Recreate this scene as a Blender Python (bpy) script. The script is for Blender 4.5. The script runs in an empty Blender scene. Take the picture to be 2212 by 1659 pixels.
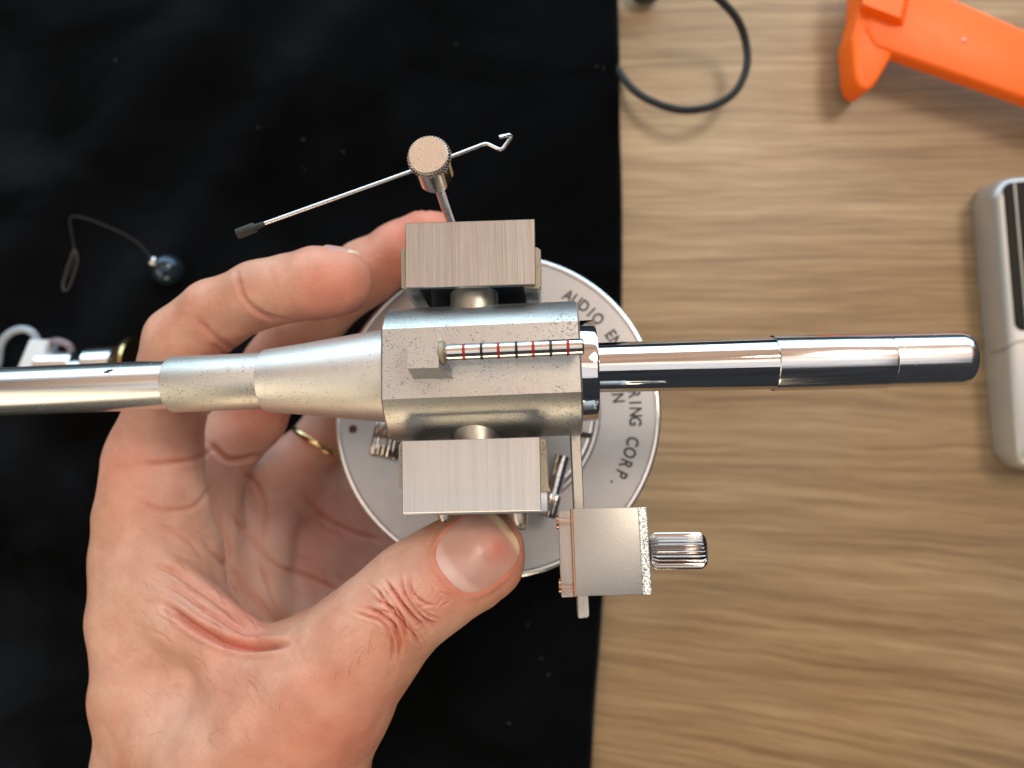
import bpy, bmesh, math, random
import numpy as np
from mathutils import Vector, Matrix
from mathutils.bvhtree import BVHTree
random.seed(7); np.random.seed(7)
S = 0.001                       # everything below is written in millimetres
sc = bpy.context.scene
COL = sc.collection

# ------------------------------------------------------------------ camera
CAMZ, OBJZ, F = 250.0, 110.0, 1540.0      # camera height, height of the held arm, focal length in px of a 2212 px wide picture
CX, CY = 1106.0, 829.5
cam_d = bpy.data.cameras.new('camera'); cam = bpy.data.objects.new('camera', cam_d); COL.objects.link(cam)
cam.location = (0, 0, CAMZ*S); cam.rotation_euler = (0, 0, 0)
cam_d.sensor_width = 36.0; cam_d.lens = 36.0*F/2212.0
cam_d.clip_start = 0.005; cam_d.clip_end = 20
cam_d.dof.use_dof = True; cam_d.dof.focus_distance = 0.130; cam_d.dof.aperture_fstop = 12.5
sc.camera = cam

# ------------------------------------------------------------------ world, lamps, exposure
world = bpy.data.worlds.new('World'); sc.world = world; world.use_nodes = True
bg = world.node_tree.nodes['Background']
bg.inputs[0].default_value = (0.86, 0.90, 1.0, 1); bg.inputs[1].default_value = 0.05

def area(name, loc, target, sx, sy, power, colour):
    l = bpy.data.lights.new(name, 'AREA'); l.shape = 'RECTANGLE'; l.size = sx; l.size_y = sy
    l.energy = power; l.color = colour
    o = bpy.data.objects.new(name, l); COL.objects.link(o); o.location = loc
    d = Vector(target) - Vector(loc)
    o.rotation_euler = d.to_track_quat('-Z', 'Y').to_euler()
    return o
area('window_light', (0.0, 1.15, 0.32), (0, 0, 0.1), 3.0, 0.74, 30.0, (0.60, 0.84, 1.0))
area('ceiling_light', (0.05, 0.80, 1.15), (0, 0, 0.1), 2.6, 1.5, 9.0, (1.0, 0.62, 0.40))
area('overhead_light', (0.0, 0.00, 1.45), (0, 0, 0.1), 2.0, 0.80, 5.5, (1.0, 0.95, 0.90))
area('lamp_light', (-0.80, -0.42, 0.62), (0, 0, 0.1), 0.85, 0.60, 4.2, (1.0, 0.84, 0.60))
area('ceiling_lamp', (0.56, 0.58, 1.10), (0, 0, 0.1), 0.34, 0.34, 7.2, (1.0, 0.86, 0.70))
area('desk_lamp', (-0.12, -1.15, 0.34), (0, 0, 0.1), 0.60, 0.34, 4.2, (1.0, 0.80, 0.52))

vs = sc.view_settings
vs.view_transform = 'Standard'; vs.look = 'None'; vs.exposure = 0.0; vs.gamma = 1.0; vs.use_curve_mapping = False

# ------------------------------------------------------------------ placement helpers
def pix(px, py, z):
    t = CAMZ - z
    return Vector(((px-CX)/F*t, -(py-CY)/F*t, z))
# frame of the held tonearm: it leans a little, its own axis points away from the lens at NAD
NAD = (1190.0, 1100.0)
OD = pix(1035, 804, OBJZ)
EZ = -Vector(((NAD[0]-CX)/F, -(NAD[1]-CY)/F, -1)).normalized()
_a = math.radians(1.78)
EX = Vector((math.cos(_a), math.sin(_a), 0)); EX = (EX - EZ*EX.dot(EZ)).normalized()
EY = EZ.cross(EX)
CAM = Vector((0, 0, CAMZ))
def ray(px, py): return Vector(((px-CX)/F, -(py-CY)/F, -1.0))
def loc(px, py, zl):
    d = ray(px, py)
    t = (zl - (CAM-OD).dot(EZ)) / d.dot(EZ)
    p = CAM + d*t - OD
    return Vector((p.dot(EX), p.dot(EY), zl))
def dist(px, py, zl):
    d = ray(px, py); return (zl - (CAM-OD).dot(EZ)) / d.dot(EZ)
def mm(n, px, py, zl): return n*dist(px, py, zl)/F      # n picture px at that spot, in mm
def toworld(p): return OD + EX*p[0] + EY*p[1] + EZ*p[2]
def lx(px): return loc(px, 838-0.031*px, 0)[0]          # station along the arm axis
BASE = -46.0

# ------------------------------------------------------------------ mesh builder
def ortho(ax):
    ax = Vector(ax).normalized()
    up = Vector((0, 0, 1)) if abs(ax.z) < 0.9 else Vector((0, 1, 0))
    u = up.cross(ax).normalized(); v = ax.cross(u)
    return u, v, ax
class MB:
    def __init__(self): self.v = []; self.f = []
    def add(self, vs, fs):
        n = len(self.v); self.v += [tuple(p) for p in vs]; self.f += [tuple(i+n for i in f) for f in fs]; return self
    def addbm(self, bm):
        bm.verts.index_update()
        self.add([v.co.copy() for v in bm.verts], [[v.index for v in f.verts] for f in bm.faces]); bm.free(); return self
    def slab(self, poly, depth, bev=0.0, seg=2, down=(0, 0, -1)):
        """polygon (list of 3-D points) pushed down by depth, edges bevelled"""
        bm = bmesh.new(); d = Vector(down)*depth
        top = [bm.verts.new(p) for p in poly]; bot = [bm.verts.new(Vector(p)+d) for p in poly]
        bm.faces.new(top); bm.faces.new(bot[::-1]); n = len(poly)
        for i in range(n): bm.faces.new((top[i], bot[i], bot[(i+1) % n], top[(i+1) % n]))
        bmesh.ops.recalc_face_normals(bm, faces=bm.faces)
        if bev > 0: bmesh.ops.bevel(bm, geom=list(bm.edges), offset=bev, segments=seg, profile=0.5, affect='EDGES', clamp_overlap=True)
        return self.addbm(bm)
    def box(self, c, s, bev=0.0, seg=2):
        x, y, z = s[0]/2, s[1]/2, s[2]/2; c = Vector(c)
        return self.slab([c+Vector((-x, -y, z)), c+Vector((x, -y, z)), c+Vector((x, y, z)), c+Vector((-x, y, z))], s[2], bev, seg)
    def lathe(self, prof, o=(0, 0, 0), ax=(1, 0, 0), seg=72, flute=None, cut=None, caps=True):
        """prof: list of (distance along the axis, radius); flute=(count, depth)"""
        u, v, a = ortho(ax); o = Vector(o); vs = []; fs = []
        for (t, r) in prof:
            for k in range(seg):
                th = 2*math.pi*k/seg; rr = r
                if flute and r > 0: rr = r - flute[1]*(0.5-0.5*math.cos(th*flute[0]))
                p = o + a*t + u*(rr*math.cos(th)) + v*(rr*math.sin(th))
                if cut: p = cut(p)
                vs.append(p)
        for i in range(len(prof)-1):
            for k in range(seg):
                k2 = (k+1) % seg
                fs.append((i*seg+k, i*seg+k2, (i+1)*seg+k2, (i+1)*seg+k))
        if caps and prof[0][1] > 0: fs.append(tuple(range(seg))[::-1])
        if caps and prof[-1][1] > 0: fs.append(tuple((len(prof)-1)*seg+k for k in range(seg)))
        return self.add(vs, fs)
    def tube(self, pts, r, seg=12, closed=False):
        pts = [Vector(p) for p in pts]; n = len(pts); vs = []; fs = []
        rs = r if isinstance(r, (list, tuple)) else [r]*n
        u = None
        for i, p in enumerate(pts):
            if closed: t = (pts[(i+1) % n]-pts[i-1]).normalized()
            else: t = (pts[min(i+1, n-1)]-pts[max(i-1, 0)]).normalized()
            if u is None: u, _, _ = ortho(t)
            u = (u - t*u.dot(t)).normalized(); w = t.cross(u)
            for k in range(seg):
                th = 2*math.pi*k/seg; vs.append(p + (u*math.cos(th)+w*math.sin(th))*rs[i])
        m = n if closed else n-1
        for i in range(m):
            for k in range(seg):
                k2 = (k+1) % seg; j = (i+1) % n
                fs.append((i*seg+k, i*seg+k2, j*seg+k2, j*seg+k))
        if not closed:
            fs.append(tuple(range(seg))[::-1]); fs.append(tuple((n-1)*seg+k for k in range(seg)))
        return self.add(vs, fs)
    def sphere(self, c, r, seg=32, rings=18):
        prof = [(-r*math.cos(math.pi*i/rings), max(r*math.sin(math.pi*i/rings), 1e-4)) for i in range(rings+1)]
        return self.lathe(prof, c, (0, 0, 1), seg)
    def build(self, name, mat, parent=None, off=(0, 0, 0), sharp=32, origin=None):
        me = bpy.data.meshes.new(name)
        o3 = Vector(off) if origin is None else -Vector(origin)
        me.from_pydata([((p[0]+o3[0])*S, (p[1]+o3[1])*S, (p[2]+o3[2])*S) for p in self.v], [], self.f)
        bm = bmesh.new(); bm.from_mesh(me); bmesh.ops.recalc_face_normals(bm, faces=bm.faces); bm.to_mesh(me); bm.free()
        for p in me.polygons: p.use_smooth = True
        me.set_sharp_from_angle(angle=math.radians(sharp))
        me.materials.append(mat)
        o = bpy.data.objects.new(name, me); COL.objects.link(o)
        if parent is not None: o.parent = parent
        if origin is not None: o.location = Vector(origin)*S
        return o
def smooth(pts, n=8, closed=False):
    pts = [Vector(p) for p in pts]; out = []; m = len(pts)
    rng = range(m) if closed else range(m-1)
    for i in rng:
        if closed: p0, p1, p2, p3 = pts[i-1], pts[i], pts[(i+1) % m], pts[(i+2) % m]
        else: p0, p1, p2, p3 = pts[max(i-1, 0)], pts[i], pts[i+1], pts[min(i+2, m-1)]
        for k in range(n):
            t = k/n
            out.append(0.5*((2*p1)+(p2-p0)*t+(2*p0-5*p1+4*p2-p3)*t*t+(3*p1-p0-3*p2+p3)*t**3))
    if not closed: out.append(pts[-1])
    return out
def tag(o, label=None, cat=None, group=None, kind=None):
    if label: o['label'] = label
    if cat: o['category'] = cat
    if group: o['group'] = group
    if kind: o['kind'] = kind
    return o
def empty(name, at_mm, rot=None):
    o = bpy.data.objects.new(name, None); COL.objects.link(o)
    o.empty_display_size = 0.01
    m = Matrix.Translation(Vector(at_mm)*S)
    if rot is not None: m = m @ rot.to_4x4()
    o.matrix_world = m
    return o

# ------------------------------------------------------------------ materials
class NT:
    def __init__(self, name):
        self.m = bpy.data.materials.new(name); self.m.use_nodes = True
        self.t = self.m.node_tree; self.n = self.t.nodes; self.l = self.t.links
        self.b = self.n['Principled BSDF']
        self.tc = self.n.new('ShaderNodeTexCoord')
    def node(self, typ, **kw):
        n = self.n.new(typ)
        for k, v in kw.items(): setattr(n, k, v)
        return n
    def link(self, a, b): self.l.new(a, b)
    def coords(self, scale=(1, 1, 1), rot=(0, 0, 0)):
        mp = self.node('ShaderNodeMapping'); mp.inputs['Scale'].default_value = scale; mp.inputs['Rotation'].default_value = rot
        self.link(self.tc.outputs['Object'], mp.inputs['Vector']); return mp.outputs['Vector']
    def noise(self, vec, scale, detail=4, rough=0.55, dist=0.0):
        n = self.node('ShaderNodeTexNoise'); n.inputs['Scale'].default_value = scale; n.inputs['Detail'].default_value = detail
        n.inputs['Roughness'].default_value = rough; n.inputs['Distortion'].default_value = dist
        self.link(vec, n.inputs['Vector']); return n.outputs['Fac']
    def ramp(self, fac, stops, interp='LINEAR'):
        r = self.node('ShaderNodeValToRGB'); r.color_ramp.interpolation = interp
        while len(r.color_ramp.elements) > 1: r.color_ramp.elements.remove(r.color_ramp.elements[0])
        for i, (p, c) in enumerate(stops):
            e = r.color_ramp.elements[0] if i == 0 else r.color_ramp.elements.new(p)
            e.position = p; e.color = (c, c, c, 1) if not isinstance(c, (tuple, list)) else (*c, 1)
        self.link(fac, r.inputs['Fac']); return r.outputs['Color']
    def math(self, op, a, b=0.0):
        n = self.node('ShaderNodeMath', operation=op)
        for i, x in enumerate((a, b)):
            if isinstance(x, (int, float)): n.inputs[i].default_value = x
            else: self.link(x, n.inputs[i])
        return n.outputs[0]
    def mix(self, fac, a, b, blend='MIX'):
        n = self.node('ShaderNodeMix', data_type='RGBA', blend_type=blend)
        for i, x in ((0, fac), (6, a), (7, b)):
            sock = n.inputs[i]
            if isinstance(x, (int, float)): sock.default_value = x if i == 0 else (x, x, x, 1)
            elif isinstance(x, (tuple, list)): sock.default_value = (*x, 1)
            else: self.link(x, sock)
        return n.outputs[2]
    def bump(self, h, strength, distance):
        n = self.node('ShaderNodeBump'); n.inputs['Strength'].default_value = strength; n.inputs['Distance'].default_value = distance
        self.link(h, n.inputs['Height']); self.link(n.outputs['Normal'], self.b.inputs['Normal']); return n
    def set(self, **kw):
        for k, v in kw.items():
            s = self.b.inputs[k.replace('_', ' ')]
            if isinstance(v, (int, float)): s.default_value = v
            elif isinstance(v, (tuple, list)): s.default_value = (*v, 1) if s.type == 'RGBA' else v
            else: self.link(v, s)
        return self

def m_simple(name, col, rough=0.5, metal=0.0, **kw):
    t = NT(name); t.set(Base_Color=col, Roughness=rough, Metallic=metal, **kw); return t.m
def m_brushed(name, col, axis='y', rough=0.30):
    t = NT(name)
    sc_ = (5200, 60, 60) if axis == 'y' else (60, 5200, 60)
    n1 = t.noise(t.coords(sc_), 1.0, 5, 0.65)
    n2 = t.noise(t.coords((sc_[0]*0.25, sc_[1]*0.25, 11)), 1.0, 3, 0.6)
    n3 = t.noise(t.coords((120, 120, 120)), 1.0, 3, 0.5)
    s = t.math('ADD', t.math('MULTIPLY', n1, 0.6), t.math('MULTIPLY', n2, 0.4))
    c = t.ramp(s, [(0.30, tuple(x*0.80 for x in col)), (0.48, col), (0.64, tuple(min(x*1.12, 1) for x in col))])
    c = t.mix(t.ramp(n3, [(0.3, 0.0), (0.75, 0.22)]), c, tuple(x*0.72 for x in col))
    t.set(Base_Color=c, Metallic=1.0, Roughness=t.math('ADD', t.math('MULTIPLY', n1, 0.22), rough-0.08))
    t.bump(s, 0.35, 0.00012); return t.m
def m_cast(name, col, pits=0.5, rough=0.40, dark=(0.10, 0.085, 0.07)):
    """old blasted aluminium with clustered dark pits"""
    t = NT(name); g = t.coords()
    fine = t.noise(g, 3600, 3, 0.6)
    pit = t.noise(t.coords((1, 1.35, 1.2), (0, 0, 0.6)), 3000, 2, 0.5, 0.6)
    cl = t.noise(g, 150, 6, 0.68, 0.5)
    th = t.math('SUBTRACT', 0.70-0.10*pits, t.math('MULTIPLY', t.math('SUBTRACT', cl, 0.5), 0.55*pits))
    dot = t.ramp(t.math('SUBTRACT', pit, th), [(0.0, 0.0), (0.035, 1.0)])
    blot = t.ramp(t.noise(g, 75, 5, 0.65), [(0.35, 0.0), (0.7, 0.30)])
    c = t.mix(blot, col, tuple(x*0.72 for x in col))
    c = t.mix(t.ramp(fine, [(0.40, 0.16), (0.60, 0.0)]), c, tuple(x*0.45 for x in col))
    c = t.mix(t.math('MULTIPLY', dot, 0.75), c, dark)
    t.set(Base_Color=c, Metallic=t.math('SUBTRACT', 1.0, t.math('MULTIPLY', dot, 0.5)), Roughness=t.math('ADD', rough, t.math('ADD', t.math('MULTIPLY', dot, 0.3), t.math('MULTIPLY', blot, 0.25))))
    h = t.math('SUBTRACT', t.math('MULTIPLY', fine, 0.6), dot)
    t.bump(h, 0.55, 0.00010); return t.m
def m_chrome(name, col=(0.80, 0.80, 0.82), rough=0.06, scr=0.5):
    t = NT(name)
    n = t.noise(t.coords((30, 1500, 1500)), 1.0, 4, 0.6)
    sp = t.noise(t.coords(), 900, 4, 0.7)
    spk = t.ramp(sp, [(0.66, 0.0), (0.72, 1.0)])
    str_ = t.noise(t.coords((6, 1300, 1300)), 1.0, 3, 0.7)
    cc_ = t.mix(t.ramp(str_, [(0.36, 0.55), (0.52, 0.0)]), col, tuple(x*0.55 for x in col))
    t.set(Base_Color=t.mix(t.math('MULTIPLY', spk, 0.5), cc_, (0.35, 0.33, 0.31)), Metallic=1.0,
          Roughness=t.math('ADD', rough, t.math('ADD', t.math('MULTIPLY', t.ramp(n, [(0.5, 0.0), (0.8, 1.0)]), 0.16*scr), t.math('MULTIPLY', spk, 0.25))))
    t.bump(n, 0.12*scr, 0.00006); return t.m

M = {}
M['cast'] = m_cast('pitted_cast_aluminium', (0.58, 0.57, 0.55), 0.66, 0.36)
M['cast_soft'] = m_cast('blasted_aluminium', (0.74, 0.71, 0.67), 0.34, 0.42)
M['cast_heavy'] = m_cast('stained_aluminium', (0.62, 0.60, 0.56), 0.55, 0.45)
M['brown_edge'] = m_cast('tarnished_edge', (0.42, 0.36, 0.27), 0.7, 0.6)
M['brush'] = m_brushed('brushed_aluminium', (0.50, 0.50, 0.495), 'y', 0.30)
M['satin'] = m_cast('satin_nickel', (0.47, 0.45, 0.42), -0.9, 0.42)
M['disc'] = m_cast('anodised_disc', (0.44, 0.44, 0.45), -1.0, 0.40)
M['edge'] = m_simple('bare_edge', (0.76, 0.77, 0.78), 0.26, 1.0)
M['chrome'] = m_chrome('chrome', (0.66, 0.66, 0.68), 0.05, 0.7)
M['chrome_scratched'] = m_chrome('scratched_chrome', (0.68, 0.68, 0.71), 0.16, 1.6)
M['cap_chrome'] = m_chrome('dull_chrome', (0.72, 0.72, 0.74), 0.17, 1.0)
M['cap'] = m_cast('speckled_cap', (0.74, 0.62, 0.50), 0.55, 0.36)
M['chrome_worn'] = m_chrome('worn_chrome', (0.74, 0.72, 0.70), 0.16, 1.0)
M['tube'] = m_chrome('polished_tube', (0.74, 0.74, 0.73), 0.26, 0.4)
M['knurl'] = m_chrome('knurled_nickel', (0.52, 0.48, 0.46), 0.12, 0.8)
M['black'] = m_simple('black_paint', (0.006, 0.006, 0.007), 0.45)
M['rubber'] = m_simple('black_rubber', (0.016, 0.017, 0.016), 0.55)
M['ink'] = m_simple('engraved_ink', (0.02, 0.02, 0.02), 0.6)
M['red'] = m_simple('red_enamel', (0.35, 0.008, 0.012), 0.3)
M['copper'] = m_simple('copper_screw', (0.45, 0.24, 0.14), 0.3, 1.0)
M['grey_steel'] = m_cast('grey_steel', (0.52, 0.50, 0.45), 0.3, 0.38)
M['blue_steel'] = m_cast('bluish_steel', (0.56, 0.60, 0.63), -0.3, 0.33)
M['gold'] = m_simple('gold', (0.80, 0.56, 0.27), 0.22, 1.0)
t = NT('speckled_plate')
n = t.noise(t.coords(), 4200, 2, 0.5)
t.set(Base_Color=t.ramp(n, [(0.38, (0.14, 0.16, 0.16)), (0.52, (0.90, 0.94, 0.94))]), Roughness=0.35, Metallic=t.ramp(n, [(0.45, 0.9), (0.55, 0.2)]))
t.bump(n, 0.6, 0.00015); M['speckle'] = t.m
t = NT('frosted_acrylic')
t.set(Base_Color=(0.86, 0.74, 0.68), Roughness=0.25, Transmission_Weight=0.75, IOR=1.49); M['acrylic'] = t.m

# ------------------------------------------------------------------ table top
t = NT('oak_table')
g = t.coords()
warp = t.noise(t.coords((5, 13, 1)), 1.0, 4, 0.55)
mp = t.node('ShaderNodeCombineXYZ'); sep = t.node('ShaderNodeSeparateXYZ'); t.link(g, sep.inputs[0])
slant = t.node('ShaderNodeClamp'); t.link(t.math('MULTIPLY', sep.outputs[1], -1.6), slant.inputs['Value']); slant.inputs['Max'].default_value = 0.22
yy = t.math('ADD', t.math('ADD', sep.outputs[1], t.math('MULTIPLY', warp, 0.015)), t.math('MULTIPLY', t.math('MULTIPLY', sep.outputs[0], slant.outputs[0]), 0.8))
t.link(t.math('MULTIPLY', sep.outputs[0], 1.0), mp.inputs[0]); t.link(yy, mp.inputs[1])
m2 = t.node('ShaderNodeMapping'); m2.inputs['Scale'].default_value = (13, 480, 1); t.link(mp.outputs[0], m2.inputs['Vector'])
g1 = t.noise(m2.outputs[0], 1.0, 6, 0.62, 0.3)
m3 = t.node('ShaderNodeMapping'); m3.inputs['Scale'].default_value = (5, 85, 1); t.link(mp.outputs[0], m3.inputs['Vector'])
g2 = t.noise(m3.outputs[0], 1.0, 4, 0.55, 0.2)
m4 = t.node('ShaderNodeMapping'); m4.inputs['Scale'].default_value = (60, 1400, 1); t.link(mp.outputs[0], m4.inputs['Vector'])
g3 = t.noise(m4.outputs[0], 1.0, 3, 0.6)
big = t.noise(t.coords((7, 9, 1)), 1.0, 2, 0.5)
s = t.math('ADD', t.math('ADD', t.math('MULTIPLY', g1, 0.46), t.math('MULTIPLY', g2, 0.34)), t.math('MULTIPLY', g3, 0.20))
c = t.ramp(s, [(0.33, (0.118, 0.068, 0.029)), (0.44, (0.246, 0.152, 0.072)), (0.53, (0.340, 0.228, 0.116)), (0.66, (0.490, 0.362, 0.208))])
c = t.mix(t.ramp(big, [(0.4, 0.0), (0.7, 0.55)]), c, t.mix(0.5, c, (0.27, 0.235, 0.19)))
t.set(Base_Color=c, Roughness=t.ramp(s, [(0.3, 0.50), (0.7, 0.36)]))
t.bump(s, 0.25, 0.0004); M['oak'] = t.m
tb = MB(); tb.slab([(-260, -200, 0), (300, -200, 0), (300, 200, 0), (-260, 200, 0)], 22, 1.5)
tag(tb.build('table', M['oak']), 'oak table top with fine grain running across', None, None, 'structure')

# ------------------------------------------------------------------ black velvet cloth
t = NT('black_velvet')
g = t.coords()
n1 = t.noise(g, 2200, 3, 0.6); n2 = t.noise(t.coords((14, 22, 10)), 1.0, 4, 0.55, 0.6)
t.set(Base_Color=t.ramp(n2, [(0.35, (0.0006, 0.0007, 0.0009)), (0.7, (0.0016, 0.0019, 0.0025))]), Roughness=0.95,
      Sheen_Weight=t.ramp(n2, [(0.40, 0.003), (0.72, 0.19)]), Sheen_Roughness=0.45, Sheen_Tint=(0.55, 0.66, 0.85))
t.set(Specular_IOR_Level=0.05)
t.bump(n1, 0.6, 0.0006); M['velvet'] = t.m
EDGE = [(-700, 1325), (-100, 1332), (0, 1334), (150, 1338), (300, 1340), (560, 1345), (700, 1342), (900, 1334), (1100, 1318), (1330, 1300), (1480, 1288), (1660, 1278), (2400, 1262)]
def edge_x(py): return float(np.interp(py, [e[0] for e in EDGE], [e[1] for e in EDGE]))
nx_, ny_ = 150, 150
cv = []; cf = []
rng = np.random.RandomState(3)
for j in range(ny_+1):
    py = -320 + j*(2300.0/ny_)
    for i in range(nx_+1):
        t_ = 1-(1-i/nx_)**1.8
        w = edge_x(py) + 0.8*math.sin(py*0.019)
        px = -420 + (w+420)*t_
        d = (w-px)/6.2                               # mm from the edge
        h = 3.6*math.sqrt(max(0.0, 1-(1-min(d/3.0, 1))**2))
        fold = 1.9*math.exp(-((px*0.75+py*0.66-400)/90.0)**2) + 1.5*math.exp(-((px*0.8+py*0.6-640)/70.0)**2) + 1.2*math.exp(-((px*0.6+py*0.8-980)/80.)**2)
        fold += 0.5*math.sin(px*0.008+py*0.004)+0.4*math.sin(py*0.011-px*0.003+2)
        fold *= 2.0*min(d/14, 1)
        z = 0.15 + h + max(fold, -1.2)
        p = pix(px, py, 0); cv.append((p.x, p.y, z))
for j in range(ny_):
    for i in range(nx_):
        a = j*(nx_+1)+i; cf.append((a, a+nx_+1, a+nx_+2, a+1))
cl = MB().add(cv, cf)
tag(cl.build('velvet_cloth', M['velvet'], sharp=80), 'black velvet cloth laid over the left part of the oak table', 'cloth')
bvh_cloth = BVHTree.FromPolygons([Vector(v) for v in cv], cf)
def on_cloth(px, py, lift=0.0):
    h = bvh_cloth.ray_cast(CAM, ray(px, py).normalized())
    return (h[0] + Vector((0, 0, lift))) if h[0] is not None else pix(px, py, 3+lift)
# lint on the cloth
M['lint'] = m_simple('lint_fibre', (0.10, 0.115, 0.13), 0.9)
lm = MB()
spots = [(560, 275), (655, 300), (985, 95), (742, 330), (1290, 145), (1302, 148), (660, 365), (250, 130), (1170, 1420), (1185, 1455), (1235, 1290), (1100, 1560), (1140, 1350)]
for (a, b) in spots:
    p = on_cloth(a, b, 0.25); r = random.uniform(0.05, 0.12)
    q = [p + Vector((random.uniform(-1, 1), random.uniform(-1, 1), random.uniform(0, 0.3)))*0.6 for _ in range(4)]
    lm.tube(q, [r*0.5, r, r*0.8, r*0.3], 5)
tag(lm.build('lint', M['lint']), 'pale lint specks scattered over the black velvet', 'lint', None, 'stuff')

# ------------------------------------------------------------------ things lying around
# black elastic cord loop
t = NT('braided_cord')
wv = t.node('ShaderNodeTexWave', wave_type='BANDS'); wv.inputs['Scale'].default_value = 420; wv.inputs['Distortion'].default_value = 1.0
t.link(t.coords(), wv.inputs['Vector'])
t.set(Base_Color=t.mix(wv.outputs['Fac'], (0.004, 0.005, 0.006), (0.016, 0.020, 0.025)), Roughness=0.6, Sheen_Weight=0.03)
t.bump(wv.outputs['Fac'], 0.6, 0.0005); M['cord'] = t.m
cp = [(1320, 120, 1.4), (1339, 158, 2.4), (1372, 197, 6), (1420, 224, 9), (1478, 238, 11), (1540, 229, 12), (1588, 198, 12), (1612, 148, 12), (1612, 98, 12), (1596, 48, 15), (1562, 6, 20), (1515, -30, 24), (1455, -50, 22), (1395, -54, 15), (1345, -44, 6), (1312, -10, 1.4), (1304, 60, 1.4)]
cb = MB().tube(smooth([pix(*p) for p in cp], 10, True), 1.28, 14, True)
tag(cb.build('elastic_cord', M['cord'], sharp=180), 'thin black elastic cord loop curling beside the velvet edge', 'cord')
# ball added for a dark shape of unknown kind by the cord
kb = MB().sphere(pix(1395, -14, 3.6), 3.2, 16, 10)
kb.v = [(p[0]+(p[0]-pix(1395, -14, 3)[0])*0.7, p[1], p[2]) for p in kb.v]
tag(kb.build('bead', m_simple('dark_bead', (0.03, 0.018, 0.010), 0.4)), 'dark brown bead at the top edge above the cord loop', 'bead')

# orange plastic tool
t = NT('orange_plastic'); n = t.noise(t.coords(), 300, 3)
t.set(Base_Color=(0.98, 0.155, 0.006), Specular_IOR_Level=0.35, Roughness=t.math('ADD', 0.36, t.math('MULTIPLY', n, 0.12)), Subsurface_Weight=0.2, Subsurface_Radius=(0.003, 0.0008, 0.0002))
t.bump(n, 0.05, 0.0002); M['orange'] = t.m
tl = empty('plastic_tool', pix(1900, 60, 0))
ob = pix(1900, 60, 0)
def P(l, z): return [pix(a, b, z) for a, b in l]
MB().slab(P([(2046, -10), (2212, 62), (2420, 148), (2420, 296), (2212, 210), (1930, 112), (1890, 98), (1868, 60), (1900, -60)], 15), 6.0, 1.0, 3).build('bar', M['orange'], tl, off=-ob)
MB().slab(P([(1862, -60), (1858, 16), (1840, 84), (1846, 160), (1853, 185), (1868, 194), (1882, 192), (1896, 174), (1926, 124), (1934, 96), (1900, -60)], 14.3), 11.0, 1.6, 3).build('hook', M['orange'], tl, off=-ob)
mb = MB(); A = P([(1866, -90), (1864, 8), (1944, 38), (1966, -60)], 18.5); B = P([(1858, -90), (1856, 26), (1954, 62), (1978, -60)], 14.0)
mb.add(A+B, [(3, 2, 1, 0), (0, 1, 5, 4), (1, 2, 6, 5), (2, 3, 7, 6), (3, 0, 4, 7)]).build('catch', M['orange'], tl, off=-ob)
MB().lathe([(0, 0.55), (0.6, 0.5), (0.9, 0.2), (0.95, 0.001)], pix(2081, 88, 14.9), (0, 0, 1), 16).build('ejector_pin', M['edge'], tl, off=-ob)
tag(tl, 'bright orange plastic tool with a hooked end on the table', 'tool')

# silver case at the right edge
gd = empty('metal_case', pix(2212, 700, 0)); og = pix(2212, 700, 0)
def rrect(x0, y0, x1, y1, r, rot, c, z, n=10):
    out = []
    for (cx_, cy_, a0) in ((x1-r, y1-r, 0), (x0+r, y1-r, 90), (x0+r, y0+r, 180), (x1-r, y0+r, 270)):
        for k in range(n+1):
            a = math.radians(a0+90*k/n); x, y = cx_+r*math.cos(a), cy_+r*math.sin(a)
            out.append(Vector((c[0]+x*math.cos(rot)-y*math.sin(rot), c[1]+x*math.sin(rot)+y*math.cos(rot), z)))
    return out
cc = pix(2145, 705, 7); rot = math.radians(4.9); HH = 49.5
prof = [(0.6, 0.2, 8), (0.0, 2.5, 8), (0.0, 7.0, 8), (0.2, 9.6, 7.8), (0.7, 11.5, 7.4), (1.5, 12.6, 6.8), (2.5, 13.1, 6.2)]
vs_ = []; fs_ = []; nn = 44
for (ins, z, r) in prof: vs_ += rrect(ins, -HH+ins, 62-ins, HH-ins, r, rot, cc, z)
for i in range(len(prof)-1):
    for k in range(nn): fs_.append((i*nn+k, i*nn+(k+1) % nn, (i+1)*nn+(k+1) % nn, (i+1)*nn+k))
fs_.append(tuple((len(prof)-1)*nn+k for k in range(nn))); fs_.append(tuple(range(nn))[::-1])
t = NT('silver_case_metal'); n = t.noise(t.coords((500, 40, 40)), 1.0, 4)
t.set(Base_Color=(0.50, 0.495, 0.48), Metallic=0.6, Roughness=t.math('ADD', 0.34, t.math('MULTIPLY', n, 0.1))); t.bump(n, 0.1, 0.0002); M['case'] = t.m
MB().add(vs_, fs_).build('body', M['case'], gd, off=-og, sharp=50)
t = NT('dark_glass'); t.set(Base_Color=(0.006, 0.010, 0.012), Roughness=0.08); M['glass'] = t.m
vs_ = rrect(2.9, -2.5, 52, 47.0, 3.0, rot, cc, 13.35); MB().slab(vs_, 0.9, 0.12, 1).build('window', M['glass'], gd, off=-og)
vs_ = [Vector((cc[0]+x*math.cos(rot)-y*math.sin(rot), cc[1]+x*math.sin(rot)+y*math.cos(rot), z)) for x, y, z in ((6.4, 46.5, 13.7), (6.9, 46.5, 13.7), (6.9, -2, 13.7), (6.4, -2, 13.7))]
MB().slab(vs_, 0.25).build('window_line', M['case'], gd, off=-og)
pl = [(x, y, z) for x, y, z in ((0.0, -8.8, 5), (0.2, -8.4, 9.6), (0.7, -7.9, 11.5), (1.5, -7.0, 12.6), (3.0, -6.0, 13.2), (12, -5.2, 13.25), (30, -4.8, 13.25))]
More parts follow.
